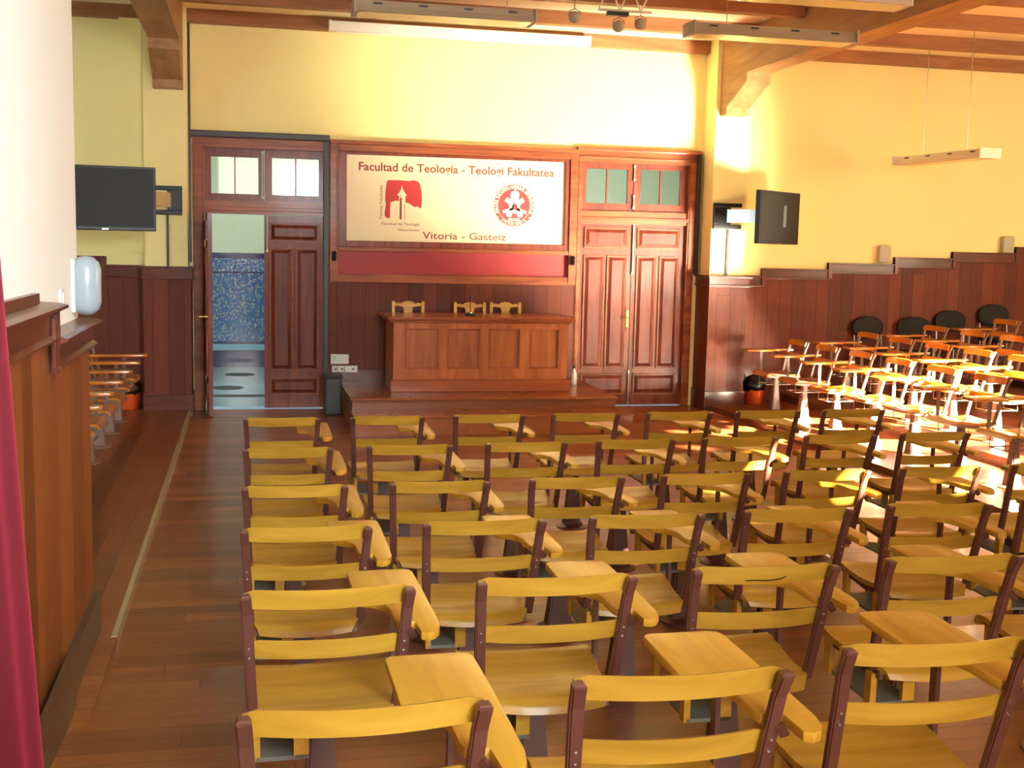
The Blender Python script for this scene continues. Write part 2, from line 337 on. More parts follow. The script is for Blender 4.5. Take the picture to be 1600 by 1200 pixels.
# right / left back wainscot
def stepped(name, mouldname, pts, xa, xb, lab):
    """pts: list of (x0,x1,z)"""
    mb = MB()
    for x0, x1, z in pts: mb.box(x0, x1, D-.03, D, 0, z-.12)
    o = struct(mb, name, 'panel_x', lab, 'wall panelling')
    mb = MB()
    for x0, x1, z in pts:
        mb.box(x0, x1+.0, D-.055, D, z-.022, z, .004).box(x0, x1, D-.038, D, z-.115, z-.022).box(x0, x1, D-.05, D, z-.13, z-.105, .004)
    for (x0, x1, z), (x2, x3, z2) in zip(pts, pts[1:]):
        xx = x2 if x2 >= x0 else x0
        s_ = 1 if z2 > z else -1
        lo, hi = min(z, z2), max(z, z2); xs = (x2, x2+.05) if z2 > z else (x1-.05, x1)
        mb.box(xs[0], xs[1], D-.056, D, lo-.12, hi, .004)
    o = struct(mb, mouldname, 'mould', lab.replace('panelling', 'stepped moulding'), 'moulding')
stepped('trim_4', 'trim_5', [(5.6, 5.99, 1.56), (5.99, 6.85, 1.648), (6.85, 7.73, 1.727), (7.73, 8.52, 1.812), (8.52, 9.4, 1.892), (9.4, 10.3, 1.972), (10.3, 12, 2.05)], 5.6, 12, 'dark board panelling on the right of the back wall')
stepped('trim_6', 'trim_7', [(-6, -3.2, 1.81), (-3.2, -2.3, 1.727), (-2.3, -1.45, 1.648), (-1.45, -1.05, 1.56)], -6, -1, 'dark board panelling on the left of the back wall')

# pilasters with panelled feet
def pilaster(n, x0, x1, lab):
    mb = MB().box(x0, x1, 12.8, D, 1.5, ZC)
    o = struct(mb, 'trim_%d' % n, 'wall', lab, 'pillar')
    mb = MB().box(x0-.02, x1+.03, 12.74, D, .0, 1.45); struct(mb, 'pillar_panelling', 'panel_x', parent=o)
    mb = MB().box(x0-.05, x1+.07, 12.69, D, 1.535, 1.56, .005).box(x0-.03, x1+.045, 12.715, D, 1.46, 1.535).box(x0-.04, x1+.055, 12.70, D, 1.43, 1.46, .005)
    struct(mb, 'pillar_moulding', 'mould', parent=o)
    mb = MB().box(x0-.035, x1+.045, 12.715, D-.0, .0, .22, .006); struct(mb, 'pillar_base', 'mould', parent=o)
pilaster(8, 5.2, 5.62, 'right pillar of the back wall, plaster above a panelled foot')
pilaster(9, -1.03, -.60, 'left pillar of the back wall, plaster above a panelled foot')
struct(MB().box(-1.27, -1.05, 13.0, D, 1.7, 4.085), 'trim_10', 'wall', 'shallow plaster pilaster behind the left television', 'pillar')
# boards between the doors
mb = MB().box(.86, 3.68, D-.03, D, .3, 1.43); struct(mb, 'trim_11', 'panel_x', 'board panelling behind the desk', 'wall panelling')
mb = MB().box(.86, 3.68, D-.05, D-.03, .3, .44, .004); struct(mb, 'baseboard_back', 'mould', 'skirting board behind the desk', 'skirting')
struct(MB().box(-.605, -.575, D-.06, D, 1.6, 4.09), 'trim_12', 'black_trim', 'dark vertical strip beside the left pillar', 'wall trim')

# ------------------------------------------------------------------ ceiling with added unseen openings shaped to throw the sun patches, beams, joists
def shadow_pt(p, z=ZC):
    p = Vector(p); t = (z-p.z)/-SUN_DIR.z
    return p - SUN_DIR*t
sunspots = []      # (centre on what it lights, radius across x, radius along y, turn)
def spot(x, y, z, rx, ry, rot=0, n=14): sunspots.append((shadow_pt((x, y, z)), rx, ry, rot, n))
for p in ((4.9, 11.1, 0, .36, .16), (4.34, 11.16, 0, .10, .06), (4.12, 10.27, 0, .12, .03), (4.68, 10.6, 0, .14, .035), (5.95, 11.3, 0, .22, .06), (5.58, 11.1, .06, .14, .05),
          (6.9, 11.6, .06, .28, .12), (6.0, 9.0, .06, .42, .26), (6.5, 9.7, .06, .22, .10), (5.6, 8.1, .06, .32, .12), (5.44, 10.1, .06, .16, .09), (6.4, 10.65, .06, .10, .04),
          (6.8, 10.9, .06, .10, .04), (6.62, 10.4, .06, .08, .04), (2.96, 6.12, .68, .05, .15), (2.93, 5.16, .74, .08, .07), (3.58, 5.14, .77, .05, .05)): spot(*p)
holes = []
for c, rx, ry, rot, n in sunspots:
    holes.append([(c.x+rx*math.cos(2*math.pi*k/n)*math.cos(rot)-ry*math.sin(2*math.pi*k/n)*math.sin(rot), c.y+rx*math.cos(2*math.pi*k/n)*math.sin(rot)+ry*math.sin(2*math.pi*k/n)*math.cos(rot)) for k in range(n)])
for poly in ([(5.75, 9.3), (5.85, 10.3), (6.6, 10.5), (7.5, 10.35), (7.7, 9.3), (7.2, 8.3), (6.2, 8.3)],):
    holes.append([tuple(shadow_pt((x, y, .75)))[:2] for x, y in poly])
b = bmesh.new(); X0, X1, Y0, Y1 = 4.5, 11.99, -4.99, 6.0
outer = [(X0, Y0), (X1, Y0), (X1, Y1), (X0, Y1)]
holes = [h for h in holes if all(X0+.02 < x < X1-.02 and Y0+.02 < y < Y1-.02 for x, y in h)]
from mathutils.geometry import delaunay_2d_cdt
cv, ce = [], []
for loop in [outer]+holes:
    k0 = len(cv); cv += [Vector(p) for p in loop]; ce += [(k0+i, k0+(i+1) % len(loop)) for i in range(len(loop))]
rv, re_, rf = delaunay_2d_cdt(cv, ce, [], 0, 1e-5)[:3]
def inside(p, poly):
    c = False
    for i in range(len(poly)):
        (x1, y1), (x2, y2) = poly[i], poly[i-1]
        if (y1 > p[1]) != (y2 > p[1]) and p[0] < (x2-x1)*(p[1]-y1)/(y2-y1)+x1: c = not c
    return c
bv = [b.verts.new((v.x, v.y, ZC)) for v in rv]
for f in rf:
    cx, cy = sum(rv[i].x for i in f)/len(f), sum(rv[i].y for i in f)/len(f)
    if not any(inside((cx, cy), h) for h in holes): b.faces.new([bv[i] for i in f])
mb = MB().add(b)
mb.box(-6.2, 12.2, 6.0, D+.1, ZC, ZC+.05).box(-6.2, X0, -5.1, 6.0, ZC, ZC+.05)
struct(mb, 'ceiling', 'ceiling', 'cream ceiling between brown joists', 'ceiling')
def beam(n, x0, x1, y_end, lab):
    mb = MB().box(x0, x1, y_end, 12.8, 3.76, ZC)
    # corbel under the beam at the pillar
    mb.prism([(12.8, 3.36), (12.62, 3.36), (12.62, 3.44), (12.1, 3.66), (12.1, 3.76), (12.8, 3.76)], x0, x1, 'X')
    return struct(mb, 'trim_%d' % n, 'beam', lab, 'beam')
beam(13, 5.25, 5.53, -4.9, 'long brown beam on a corbel over the right pillar')
beam(14, -.92, -.63, 5.52, 'brown beam on a corbel over the left pillar')
k = 15
for i, y in enumerate([13.09, 11.95, 10.8, 9.68, 8.55, 7.4]):
    for (xa, xb, side) in ((-.62, 5.24, 'centre'), (5.54, 11.9, 'right aisle'), (-5.9, -.93, 'left aisle')):
        if side == 'left aisle' and i > 2: continue
        if side == 'right aisle' and i > 4: continue
        if side == 'centre' and i > 3: continue
        struct(MB().box(xa, xb, y-.06, y+.06, 4.09, ZC), 'trim_%d' % k, 'joist', 'brown ceiling joist, number %s from the back wall in the %s' % (['one', 'two', 'three', 'four', 'five', 'six'][i], side), 'joist'); k += 1

# ------------------------------------------------------------------ corridor behind the doors
struct(MB().box(-3.5, 7.5, 17.6, 17.8, 0, 4.5), 'wall_corridor', 'corridor_wall', 'pale plaster wall of the corridor beyond the left door', 'wall')
struct(MB().box(-3.5, 7.5, D+.25, 17.6, -.1, .0), 'floor_corridor', 'terrazzo', 'glossy pale corridor floor beyond the left door', 'floor')
struct(MB().box(-3.5, 7.5, D+.25, 17.6, 4.4, 4.5), 'ceiling_corridor', 'corridor_wall', 'corridor ceiling', 'ceiling')
struct(MB().box(-3.6, -3.5, D+.25, 17.6, 0, 4.5), 'wall_corridor_left', 'corridor_wall', 'corridor end wall', 'wall')
struct(MB().box(7.5, 7.6, D+.25, 17.6, 0, 4.5), 'wall_corridor_right', 'corridor_wall', 'corridor end wall', 'wall')
struct(MB().box(2.5, 2.6, D+.25, 17.6, 0, 4.5), 'wall_corridor_middle', 'corridor_wall', 'corridor dividing wall', 'wall')
t = struct(MB().box(-3.5, 2.5, 17.58, 17.6, .36, 1.58), 'trim_40', 'tiles', 'blue patterned tile dado in the corridor', 'tiling')
struct(MB().box(-3.5, 2.5, 17.575, 17.6, 1.58, 1.66, 0, 0).box(-3.5, 2.5, 17.575, 17.6, 1.37, 1.39).box(-3.5, 2.5, 17.575, 17.6, .34, .37).box(-3.5, 2.5, 17.575, 17.6, .0, .24), 'tile_border', 'navy', parent=t)
struct(MB().box(-3.5, 2.5, 17.576, 17.6, .25, .34), 'pale_tile_row', 'paleblue_tile', parent=t)
mb = MB()
for x, y in ((-.25, 15.1), (-.1, 16.6)):
    b = bmesh.new(); bmesh.ops.create_circle(b, segments=24, radius=.2, cap_ends=True, matrix=Matrix.Translation((x, y, .003))); mb.add(b)
mb.box(-3.5, 2.5, 14.2, 14.4, .001, .004)
o = struct(mb, 'floor_inlay', 'darkgrey', parent=None); o['label'] = 'dark border and roundels inlaid in the corridor floor'; o['category'] = 'floor inlay'

# ------------------------------------------------------------------ doors
def raised(mb, x0, x1, z0, z1, y):
    """moulded field: sunk groove then raised panel on a door face looking to -y"""
    d = .022
    mb.prism([(x0, z0), (x1, z0), (x1, z1), (x0, z1)], y-.010, y+.004, 'Y')
    b = bmesh.new(); i = .045
    o_ = [b.verts.new(p) for p in ((x0+.012, y-.010, z0+.012), (x1-.012, y-.010, z0+.012), (x1-.012, y-.010, z1-.012), (x0+.012, y-.010, z1-.012))]
    n_ = [b.verts.new(p) for p in ((x0+i, y-.024, z0+i), (x1-i, y-.024, z0+i), (x1-i, y-.024, z1-i), (x0+i, y-.024, z1-i))]
    b.faces.new(n_)
    for k in range(4): b.faces.new((o_[k], o_[(k+1) % 4], n_[(k+1) % 4], n_[k]))
    bmesh.ops.recalc_face_normals(b, faces=b.faces[:]); mb.add(b)
def leaf(par, name, x0, x1, panels, hinge=None, open_=0, y=D+.03):
    """one door leaf: stiles and rails plus raised panels"""
    off = Vector((hinge, y, 0)) if hinge is not None else Vector((0, 0, 0))
    z0, z1 = .01, 2.12
    mb = MB().box(x0-off.x, x1-off.x, y-off.y, y+.045-off.y, z0, z1)
    # frame members proud of the slab, as the photo's moulded door
    xs = sorted({x0, x1})
    o = mb.build(name, 'door', par)
    if hinge is not None: o.location = off; o.rotation_euler = (0, 0, open_)
    mp = MB()
    for (a, c, e, f) in panels: raised(mp, a-off.x, c-off.x, e, f, y-off.y-.001)
    p = mp.build('door_panel', 'door_panel', o)
    mm = MB()
    for (a, c, e, f) in panels:
        a -= off.x; c -= off.x; q = y-off.y
        for bx in ((a-.014, c+.014, e-.014, e), (a-.014, c+.014, f, f+.014), (a-.014, a, e, f), (c, c+.014, e, f)):
            mm.box(bx[0], bx[1], q-.018, q, bx[2], bx[3], .003)
    mm.build('panel_moulding', 'frame', o)
    return o
def transom(par, x0, x1, panes):
    mb = MB(); y = D+.03; z0, z1 = 2.27, 2.82
    zp0, zp1 = panes[0][2], panes[0][3]
    mb.box(x0, x1, y, y+.045, z0, zp0).box(x0, x1, y, y+.045, zp1, z1).box(x0, panes[0][0], y, y+.045, zp0, zp1).box(panes[-1][1], x1, y, y+.045, zp0, zp1)
    for a, c in zip(panes, panes[1:]): mb.box(a[1], c[0], y+.005, y+.04, zp0, zp1)
    s_ = mb.build('transom_sash', 'door', par)
    for a in panes: MB().box(a[0], a[1], y+.018, y+.023, a[2], a[3]).build('pane', 'glass', s_)
def bolt(par, x, z0, z1, nm='espagnolette_bolt'):
    MB().box(x-.006, x+.006, D+.0, D+.03, z0, z1, .002).box(x-.014, x+.014, D-.004, D+.03, z1-.03, z1, .003).box(x-.014, x+.014, D-.004, D+.03, z0, z0+.03, .003).build(nm, 'old_steel', par)
def jambs(par, x0, x1, xi0, xi1, ztop):
    """casing: outer x0..x1, opening xi0..xi1"""
    mb = MB()
    for (a, c) in ((x0, xi0), (xi1, x1)):
        if c-a < .02: continue
        mb.box(a, c, D-.035, D+.12, 0, 2.84).box(a+.015, c-.015, D-.05, D-.035, 0, 2.84, .004)
    mb.box(x0, x1, D-.035, D+.12, 2.82, ztop).box(x0+.02, x1-.02, D-.05, D-.035, 2.86, ztop-.07, .004)
    mb.box(xi0, xi1, D-.01, D+.1, 2.125, 2.27).box(xi0, xi1, D-.03, D-.01, 2.16, 2.2, .004)
    return mb.build('door_casing', 'frame', par)
d1 = thing('door_1', 'tall dark red wooden double door on the left, one leaf standing open', 'door', (0, 0, 0)); d1['kind'] = 'structure'
jambs(d1, -.56, .865, -.44, .82, 2.93)
MB().box(-.58, .88, D-.10, D+.02, 2.925, 2.99, .008).build('cornice', 'black_trim', d1)
MB().box(.82, .875, D-.055, D+.02, 0, 2.93, .004).build('dark_casing_edge', 'black_trim', d1)
P1 = [(.25, .76, 1.85, 2.03), (.25, .48, .44, 1.76), (.53, .76, .44, 1.76), (.25, .76, .17, .34)]
leaf(d1, 'door_leaf', .185, .82, P1)
Pm = [(-.38, .11, 1.85, 2.03), (-.38, -.16, .44, 1.76), (-.11, .11, .44, 1.76), (-.38, .11, .17, .34)]
lf = leaf(d1, 'open_door_leaf', -.435, .18, Pm, hinge=-.435, open_=R(-86), y=D-.005)
MB().lathe([(.012, 0), (.012, .05), (.028, .06), (.03, .085), (.012, .10)], seg=12, mat=Matrix.Translation((.56, -.09, 1.05)) @ Matrix.Rotation(R(-90), 4, 'X') @ Matrix.Translation((0, 0, -.0))).build('door_handle', 'brass', lf, True)
transom(d1, -.44, .185, [(-.37, -.128, 2.34, 2.73), (-.115, .125, 2.34, 2.73)]); transom(d1, .19, .82, [(.27, .515, 2.34, 2.735), (.53, .77, 2.34, 2.735)])
bolt(d1, .165, 2.29, 2.80); bolt(d1, .215, 1.72, 2.14)
d2 = thing('door_2', 'tall sunlit wooden double door on the right, both leaves closed', 'door', (0, 0, 0)); d2['kind'] = 'structure'
jambs(d2, 3.675, 5.12, 3.74, 5.03, 2.955)
MB().box(3.67, 5.16, D-.08, D+.02, 2.945, 2.985, .006).build('cornice', 'frame', d2)
MB().box(5.12, 5.17, D-.07, D+.02, 1.56, 2.97, .004).build('dark_casing_edge', 'black_trim', d2)
l1 = leaf(d2, 'door_leaf', 3.74, 4.375, [(3.81, 4.31, 1.86, 2.07), (3.81, 4.04, .46, 1.75), (4.09, 4.31, .46, 1.75), (3.81, 4.31, .15, .37)])
l2 = leaf(d2, 'door_leaf', 4.38, 5.03, [(4.45, 4.95, 1.86, 2.07), (4.45, 4.67, .46, 1.75), (4.73, 4.95, .46, 1.75), (4.45, 4.95, .15, .37)])
MB().box(4.325, 4.36, D+.0, D+.03, .93, 1.13, .008).build('handle_plate', 'brass', l1)
MB().tube([(4.342, D+.02, 1.04), (4.342, D-.03, 1.04), (4.335, D-.045, 1.04), (4.24, D-.045, 1.045)], .009).build('door_handle', 'brass', l1, True)
transom(d2, 3.74, 4.37, [(3.805, 4.05, 2.36, 2.75), (4.065, 4.305, 2.36, 2.75)]); transom(d2, 4.38, 5.03, [(4.46, 4.70, 2.36, 2.755), (4.715, 4.95, 2.36, 2.755)])
bolt(d2, 4.375, 2.30, 2.46); bolt(d2, 4.375, 2.62, 2.80); bolt(d2, 4.385, 1.55, 2.14); bolt(d2, 4.38, .02, .42)

# ------------------------------------------------------------------ sign in its wooden frame
sg = thing('sign', 'big cream faculty sign in a wooden frame above a red panel', 'sign', (0, 0, 1.4))
def SP(mb, name, mat, par=sg, **k):
    o = mb.build(name, mat, par, **k)
    if par is sg: o.location = (0, 0, -1.4)
    return o
mb = MB().box(.885, .975, D-.09, D, 1.43, 2.93, .006).box(3.585, 3.675, D-.09, D, 1.43, 2.93, .006)
mb.box(.88, 3.68, D-.12, D, 2.905, 2.945, .006).box(.975, 3.585, D-.09, D, 2.83, 2.905, .006)
mb.box(.88, 3.68, D-.075, D, 1.41, 1.505, .006).box(.975, 3.585, D-.085, D, 1.755, 1.80, .004)
SP(mb, 'outer_frame', 'frame')
mb = MB().box(.975, 1.065, D-.07, D, 1.80, 2.83, .005).box(3.535, 3.585, D-.07, D, 1.80, 2.83, .005).box(1.065, 3.535, D-.07, D, 2.80, 2.83, .005).box(1.065, 3.535, D-.07, D, 1.80, 1.868, .005)
SP(mb, 'inner_frame', 'door')
brd = SP(MB().box(1.065, 3.535, D-.035, D, 1.868, 2.80), 'sign_board', 'board')
SP(MB().box(.975, 3.585, D-.03, D, 1.505, 1.755), 'red_panel', 'redband')
for xx in (.93, 3.63):
    SP(MB().lathe([(.012, 0), (.028, .01), (.02, .03), (.03, .045), (.018, .07), (.03, .09), (.012, .11)], seg=14, c=(xx, D-.115)), 'turned_knob', 'black', smooth=True).location = (0, 0, 1.64-1.4)
SP(MB().tube([(.955, D-.1, 2.9), (.955, D-.1, 1.75)], .003, 6), 'cord', 'darkgrey')
YB = D-.0355
def text_mesh(txt, size, xs=1, align='LEFT', bold=.0, extr=.0012):
    c = bpy.data.curves.new('t', 'FONT'); c.body = txt; c.size = size; c.align_x = align; c.extrude = extr; c.offset = bold; c.resolution_u = 3
    o = bpy.data.objects.new('t', c); COL.objects.link(o); dg = bpy.context.evaluated_depsgraph_get(); dg.update()
    me = bpy.data.meshes.new_from_object(o.evaluated_get(dg)); bpy.data.objects.remove(o); bpy.data.curves.remove(c)
    me.materials.clear(); return me
def width_of(t):
    me = text_mesh(t, 1); xs = [v.co.x for v in me.vertices]; bpy.data.meshes.remove(me); return min(xs), max(xs)
def text(txt, x0, x1, z, cap, mat, name='lettering', rot=0, bold=.0, par=brd):
    """text on the board from (x0,z), stretched to reach x1; every word is a part of its own"""
    mn, mxx = width_of(txt); mn *= cap/.7; mxx *= cap/.7; sx = (x1-x0)/(mxx-mn); words = txt.split(' '); pos = 0
    for wd in words:
        pre = txt[:pos]; shift = 0
        if pre: shift = (width_of(pre+'I')[1]-width_of('I')[1])*cap/.7
        me = text_mesh(wd, cap/.70, bold=bold)
        Mx = Matrix.Translation((x0, YB-.0012, z)) @ Matrix.Rotation(rot, 4, 'Y') @ Matrix.Rotation(R(90), 4, 'X') @ Matrix.Diagonal((sx, 1, 1, 1)) @ Matrix.Translation((shift-mn, 0, 0))
        me.transform(Mx); me.materials.append(M_[mat]); me.name = name
        o = bpy.data.objects.new(name, me); COL.objects.link(o); o.parent = par
        pos += len(wd)+1
text('Facultad de Teología - Teologi Fakultatea', 1.20, 3.40, 2.635, .088, 'letter', bold=.0022)
text('Vitoría - Gasteiz', 1.91, 2.86, 1.905, .078, 'letter', bold=.0008)
# left logo: brushed red field with a bell tower cut out of it
lg = lambda px, py: (1.495+(px-460)/1600*140/137.5*.995, 2.325-(py-520)/1600*140/137.5*.995)
blob = [(478, 205), (520, 185), (700, 182), (860, 190), (960, 172), (1040, 205), (1065, 260), (1090, 380), (1096, 520), (1085, 640), (1070, 660), (1030, 625), (960, 635), (905, 600), (870, 575), (800, 560), (700, 540), (640, 535), (590, 548), (545, 575), (540, 700), (538, 830), (500, 838), (460, 825), (444, 780), (450, 700), (465, 590), (452, 540), (455, 380)]
tower = [(742, 258), (757, 330), (800, 405), (832, 438), (806, 450), (804, 600), (806, 858), (694, 858), (694, 450), (655, 440), (690, 405), (727, 335)]
def flat(pts, y0, th, mat, name, par=brd, f=lg):
    q = [f(*p) for p in pts]
    from mathutils.geometry import tessellate_polygon
    tri = tessellate_polygon([[Vector((u, v, 0)) for u, v in q]])
    b = bmesh.new(); lo = [b.verts.new((u, y0, v)) for u, v in q]; hi = [b.verts.new((u, y0-th, v)) for u, v in q]; n = len(q)
    for t3 in tri: b.faces.new([lo[i] for i in t3]); b.faces.new([hi[i] for i in t3])
    for i in range(n): b.faces.new((lo[i], hi[i], hi[(i+1) % n], lo[(i+1) % n]))
    bmesh.ops.recalc_face_normals(b, faces=b.faces[:]); return MB().add(b).build(name, mat, par)
flat(blob, YB, .0012, 'red', 'logo_field'); flat(tower, YB-.0012, .0008, 'board', 'logo_tower')
mb = MB()
for (a, c, e, f_) in ((706, 742, 480, 858), (790, 798, 590, 858), (700, 740, 445, 456)):
    (xa, za), (xb, zb) = lg(a, f_), lg(c, e); mb.box(xa, xb, YB-.003, YB-.001, za, zb)
mb.build('logo_tower_shading', 'letter', brd)
xa, za = lg(400, 862)
text('Teologi Fakultatea', xa, xa+.375, za, .03, 'letter', rot=R(-90), name='small_lettering')
xa, za = lg(395, 958); text('Facultad de Teología', xa, xa+.42, za, .030, 'letter', name='small_lettering')
xa, za = lg(672, 1056); text('Vitoria-Gasteiz', xa, xa+.245, za, .026, 'letter', name='small_lettering')
# right emblem: round seal with crossed keys under a tiara
ex, ez, er = 2.945, 2.30, .238
def ring(r0, r1, y0, th, n=56):
    b = bmesh.new(); A = [[b.verts.new((ex+r*math.cos(2*math.pi*i/n), y, ez+r*math.sin(2*math.pi*i/n))) for i in range(n)] for r, y in ((r1, y0), (r1, y0-th), (r0, y0-th), (r0, y0))]
    for a, q in zip(A, A[1:]+A[:1]):
        for i in range(n): b.faces.new((a[i], a[(i+1) % n], q[(i+1) % n], q[i]))
    bmesh.ops.recalc_face_normals(b, faces=b.faces[:]); return b
mb = MB().lathe([(er, 0), (er, .0012)], seg=56, mat=Matrix.Translation((ex, YB, ez)) @ Matrix.Rotation(R(90), 4, 'X'))
em = mb.build('emblem', 'red', brd)
MB().add(ring(er-.005, er-.002, YB-.0012, .0006)).build('emblem_ring', 'emblem_white', em)
MB().add(ring(er-.052, er-.049, YB-.0012, .0006)).build('emblem_ring', 'emblem_white', em)
def arc_text(s, r, a0, a1, cap, inward=False):
    bmx = bmesh.new(); n = len(s)
    for i, ch in enumerate(s):
        if ch == ' ': continue
        a = a0+(a1-a0)*i/(n-1); me = text_mesh(ch, cap/.7, align='CENTER', bold=.0008, extr=.0006)
        px, pz = ex+r*math.cos(a), ez+r*math.sin(a)
        rot = (R(90)-a) if not inward else (R(-90)-a)
        me.transform(Matrix.Translation((px, YB-.0018, pz)) @ Matrix.Rotation(rot, 4, 'Y') @ Matrix.Rotation(R(90), 4, 'X')); bmx.from_mesh(me); bpy.data.meshes.remove(me)
    m2 = MB(); m2.bm = bmx; return m2.build('emblem_lettering', 'emblem_white', em)
arc_text('FACULTAS THEOLOGICA HISPANIAE SEPTENTRIONALIS', er-.043, R(203), R(-23), .030)
arc_text('VICTORIENSIS', er-.014, R(232), R(308), .030, True)
text('SEDES', ex-.062, ex+.068, ez-.172, .028, 'emblem_white', name='emblem_lettering', bold=.001)
f2 = lambda px, py: (ex+(px-640)/440*er, ez-(py-585)/440*er)
for nm, pts in (('tiara', [(665, 235), (690, 285), (735, 300), (750, 380), (735, 465), (700, 500), (610, 500), (570, 465), (560, 380), (580, 300), (640, 280)]),
                ('shield', [(545, 510), (760, 510), (775, 600), (745, 700), (660, 755), (570, 700), (530, 600)])):
    flat(pts, YB-.0012, .0008, 'emblem_white', 'emblem_'+nm, em, f2)
mb = MB()
for s_ in (-1, 1):
    for (u0, v0, u1, v1, wd) in ((-45*s_, 40, 190*s_, -130, 95), (-60*s_, 30, 250*s_, 140, 60), (60*s_, 60, 130*s_, 215, 80)):
        p0 = Vector((ex+15/440*er+u0/440*er, YB-.0016, ez-v0/440*er)); p1 = Vector((ex+15/440*er+u1/440*er, YB-.0016, ez-v1/440*er))
        mb.tube([p0, p1], 0, flat=(wd/440*er, .0008) if False else None) if False else None
        dvec = (p1-p0).normalized(); nn = Vector((-dvec.z, 0, dvec.x))*wd/880*er
        q = [p0-nn, p1-nn, p1+nn, p0+nn]; mb.prism([(v.x, v.z) for v in q], YB-.0021, YB-.0012, 'Y')
    mb.lathe([(.035, 0), (.035, .0014)], seg=20, mat=Matrix.Translation((ex+15/440*er+s_*.062, YB-.0012, ez-.098)) @ Matrix.Rotation(R(90), 4, 'X'))
    mb.lathe([(.006, 0), (.006, .0009)], seg=10, mat=Matrix.Translation((ex+s_*.178, YB-.0012, ez-.13)) @ Matrix.Rotation(R(90), 4, 'X'))
mb.build('emblem_keys', 'emblem_white', em)
flat([(625, 500), (690, 560), (710, 620), (665, 690), (640, 660), (640, 560)], YB-.0022, .0006, 'red', 'emblem_charge', em, f2)

# ------------------------------------------------------------------ podium, desk
pd = thing('podium', 'low wooden podium with one step in front of the back wall', 'podium', (2.38, 12.2, 0))
def PP(mb, name, mat, par, off, **k):
    o = mb.build(name, mat, par, **k); o.location = (-off[0], -off[1], -off[2]); return o
PP(MB().box(1.015, 3.755, 11.67, D-.03, 0, .285), 'podium_body', 'podium', pd, (2.38, 12.2, 0))
PP(MB().box(1.0, 3.77, 11.645, D-.03, .285, .31, .004), 'podium_top', 'podium_top', pd, (2.38, 12.2, 0))
PP(MB().box(1.0, 3.80, 11.22, 11.67, 0, .17).box(.99, 3.81, 11.2, 11.67, .17, .19, .004), 'front_step', 'podium_top', pd, (2.38, 12.2, 0))
dk = thing('desk', 'long panelled wooden desk standing on the podium', 'desk', (2.41, 12.4, .31))
DO = (2.41, 12.4, .31)
PP(MB().box(1.48, 3.35, 12.17, 12.21, .43, 1.035), 'front_board', 'desk', dk, DO)
for a_ in (1.48, 3.31): PP(MB().box(a_, a_+.04, 12.21, 12.85, .31, 1.035), 'side_panel', 'desk', dk, DO)
PP(MB().box(1.45, 3.38, 12.12, 12.21, .31, .43, .006).box(1.47, 3.36, 12.14, 12.21, .43, .445, .004), 'plinth', 'desk_top', dk, DO)
PP(MB().box(1.41, 3.42, 12.07, 12.93, 1.065, 1.095, .006).box(1.44, 3.39, 12.11, 12.89, 1.035, 1.065, .01), 'desk_top', 'desk_top', dk, DO)
px = [1.60, 1.96, 2.05, 2.40, 2.49, 2.83, 2.94, 3.26]
zt, zb = .975, .55
mb = MB(); yf = 12.17
mb.box(1.48, 3.35, yf-.022, yf, zt, 1.035).box(1.48, 3.35, yf-.022, yf, .44, zb)
xs = [1.48]+px+[3.35]
for i in range(0, 10, 2): mb.box(xs[i], xs[i+1], yf-.022, yf, zb, zt)
PP(mb, 'front_rails', 'desk', dk, DO)
for i in range(0, 8, 2):
    a, c = px[i], px[i+1]; m2 = MB()
    for bx in ((a, c, zb, zb+.016), (a, c, zt-.016, zt), (a, a+.016, zb, zt), (c-.016, c, zb, zt)): m2.box(bx[0], bx[1], yf-.028, yf, bx[2], bx[3], .003)
    fr = PP(m2, 'panel_moulding', 'desk_top', dk, DO)
    b = bmesh.new(); m3 = MB().box(a+.016, c-.016, yf-.006, yf, zb+.016, zt-.016); m3.build('front_panel', 'desk', fr)
mic = thing('microphone', 'small black desk microphone standing on the desk', 'microphone', (2.34, 12.45, 1.095))
MB().lathe([(.055, 0), (.058, .012), (.04, .028), (.012, .034)], seg=20).build('microphone_base', 'black', mic, True)
MB().tube([(0, 0, .03), (0, .005, .12), (-.005, -.01, .18)], .005).lathe([(.004, .175), (.011, .18), (.011, .21), (.004, .216)], c=(-.005, -.01), seg=10).build('gooseneck', 'black', mic, True)
MB().lathe([(.012, 0), (.012, .004)], seg=12, mat=Matrix.Translation((.0, -.045, .026)) @ Matrix.Rotation(R(40), 4, 'X')).build('button', 'steel', mic)
bt = thing('bottle', 'small white bottle with dark cap behind the right end of the desk', 'bottle', (3.60, 12.75, .31))
MB().lathe([(.032, 0), (.034, .01), (.034, .12), (.014, .16), (.014, .18)], seg=18).build('bottle_body', 'white', bt, True)
MB().lathe([(.016, .18), (.016, .21)], seg=14).build('cap', 'black', bt, True)

